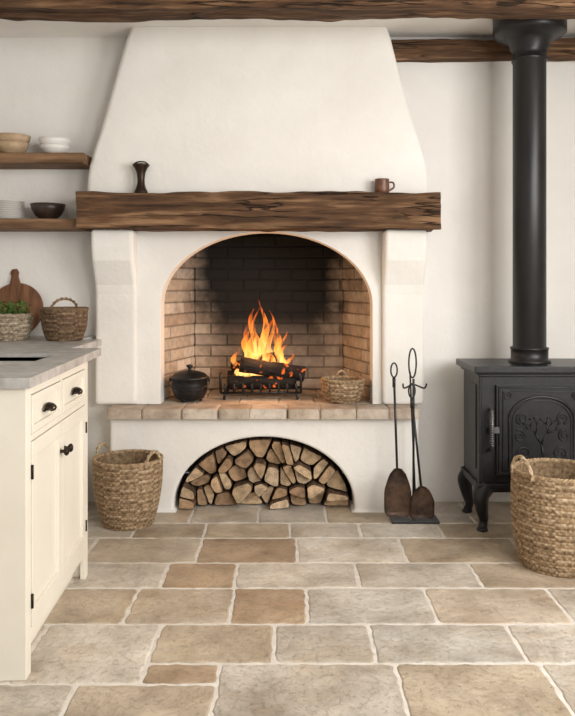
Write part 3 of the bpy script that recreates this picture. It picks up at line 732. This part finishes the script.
arc=[(ax0,y,.325),(ax0,y,.55)]+[(acx-hw*math.cos(math.pi*i/20),y,.55+.11*math.sin(math.pi*i/20)) for i in range(1,20)]+[(ax1,y,.55),(ax1,y,.325)]
b.tube(arc,.007,8,closed=True)
arc2=[(acx+(p[0]-acx)*.90,y,.48+(p[2]-.48)*.90) for p in arc]; b.tube(arc2,.003,6,closed=True)
def branch(p,ang,L,r,dep):
    q=(p[0]+L*math.cos(ang),y,p[2]+L*math.sin(ang)); mid=((p[0]+q[0])/2+.006*math.sin(ang*5),y,(p[2]+q[2])/2)
    b.tube([p,mid,q],[r,r*.85,r*.65],6)
    if dep>0:
        for da in ((.55,-.5) if dep%2 else (.65,-.6,.05)): branch(q,ang+da+random.uniform(-.15,.15),L*.72,r*.68,dep-1)
    else:
        b.lathe([(.002,-.004),(.007,-.002),(.008,.001),(.002,.004)],q,8)
branch((acx,y,.345),math.pi/2,.085,.008,3)
def scroll(cx,cz,r0,s_,a0,turns=1.6):
    n=30; b.tube([(cx+s_*r0*(1-.8*i/n)*math.cos(a0+turns*2*math.pi*i/n),y,cz+r0*(1-.8*i/n)*math.sin(a0+turns*2*math.pi*i/n)) for i in range(n+1)],[.0045*(1-.5*i/n) for i in range(n+1)],6)
for s_ in (-1,1):
    scroll(acx+s_*.085,.385,.038,s_,-1.6); scroll(acx+s_*.108,.47,.03,s_,1.2); scroll(acx+s_*.095,.555,.03,s_,-1.2)
    scroll(acx+s_*.168,.665,.024,s_,.6); b.tube(smoothpts([(acx,y,.35),(acx+s_*.05,y,.335),(acx+s_*.1,y,.345),(acx+s_*.13,y,.37)],5),.004,6)
for i in range(7): b.box(SX-.1+.03*i,SX-.085+.03*i,3.640,3.652,.245,.262)
b.build('stove_door',['iron'],st)
b=MB()
b.tube([(.982,3.60,.40),(.982,3.60,.60)],.009,10)
for i in range(14): b.lathe([(.009,-.004),(.0125,0),(.009,.004)],(.982,3.60,.43+.011*i),12)
for zz in (.405,.595): b.tube([(.982,3.60,zz),(.986,3.648,zz)],.007,8)
b.box(.972,1.02,3.612,3.626,.485,.515)
for zz in (.36,.64): b.tube([(1.456,3.632,zz-.03),(1.456,3.632,zz+.03)],.011,10)
b.build('stove_handle',['handle'],st)
b=MB()
for sx2 in (-1,1):
    for yy,sy2 in ((3.675,-1),(3.955,1)):
        x0=SX+sx2*.265
        pts=smoothpts([(x0,yy,.21),(x0+sx2*.022,yy+sy2*.022,.17),(x0+sx2*.016,yy+sy2*.016,.11),(x0+sx2*.004,yy+sy2*.004,.05),(x0+sx2*.014,yy+sy2*.012,.012)],6)
        n=len(pts); rad=[]
        for i in range(n):
            t=i/(n-1); rad.append(.036*(1-t)**1.1+.014+(.008*max(0,(t-.8)/.2)))
        b.tube(pts,rad,12); b.lathe([(.018,0),(.027,.004),(.026,.012),(.014,.02)],(pts[-1].x,pts[-1].y,0),16)
b.build('stove_legs',['iron'],st)
b=MB(); pc=(SX,3.81,0)
b.lathe([(.105,.806),(.105,.818),(.092,.824),(.092,.872),(.095,.876),(.095,.884),(.082,.888),(.082,2.33),(.088,2.333),(.088,2.345),(.084,2.35),(.084,2.385),(.096,2.40),(.10,2.425),(.125,2.445),(.168,2.462),(.18,2.475),(.18,2.568)],pc,48)
b.build('stove_pipe',['pipe'],st)
# ---------------------------------------------------------------- lights, world, camera
w=bpy.data.worlds.new('world'); bpy.context.scene.world=w; w.use_nodes=True
w.node_tree.nodes['Background'].inputs[0].default_value=(.93,.965,1,1); w.node_tree.nodes['Background'].inputs[1].default_value=.52
def area(name,loc,target,sx,sy,e,col):
    l=bpy.data.lights.new(name,'AREA'); l.shape='RECTANGLE'; l.size=sx; l.size_y=sy; l.energy=e; l.color=col
    o=bpy.data.objects.new(name,l); o.location=loc; o.rotation_euler=(Vector(target)-Vector(loc)).to_track_quat('-Z','Y').to_euler(); bpy.context.collection.objects.link(o)
area('rear_added_daylight',(1.7,-.8,1.9),(-.2,4.1,1.0),1.0,1.2,58,(1,.98,.96))  # added area lamp in the open rear of the room; no window there
area('side_window_daylight',(2.42,1.45,1.6),(.2,2.9,1.1),1.5,1.3,88,(1,.985,.965))
cam=bpy.data.cameras.new('camera'); co=bpy.data.objects.new('camera',cam); bpy.context.collection.objects.link(co)
co.location=(0,0,H); co.rotation_euler=(math.radians(90),0,0); cam.lens=F/716*36; cam.sensor_width=36; cam.shift_y=-(358-HY)/716; cam.clip_start=.05
bpy.context.scene.camera=co
bpy.context.scene.view_settings.view_transform='Standard'
bpy.context.scene.view_settings.look='None'
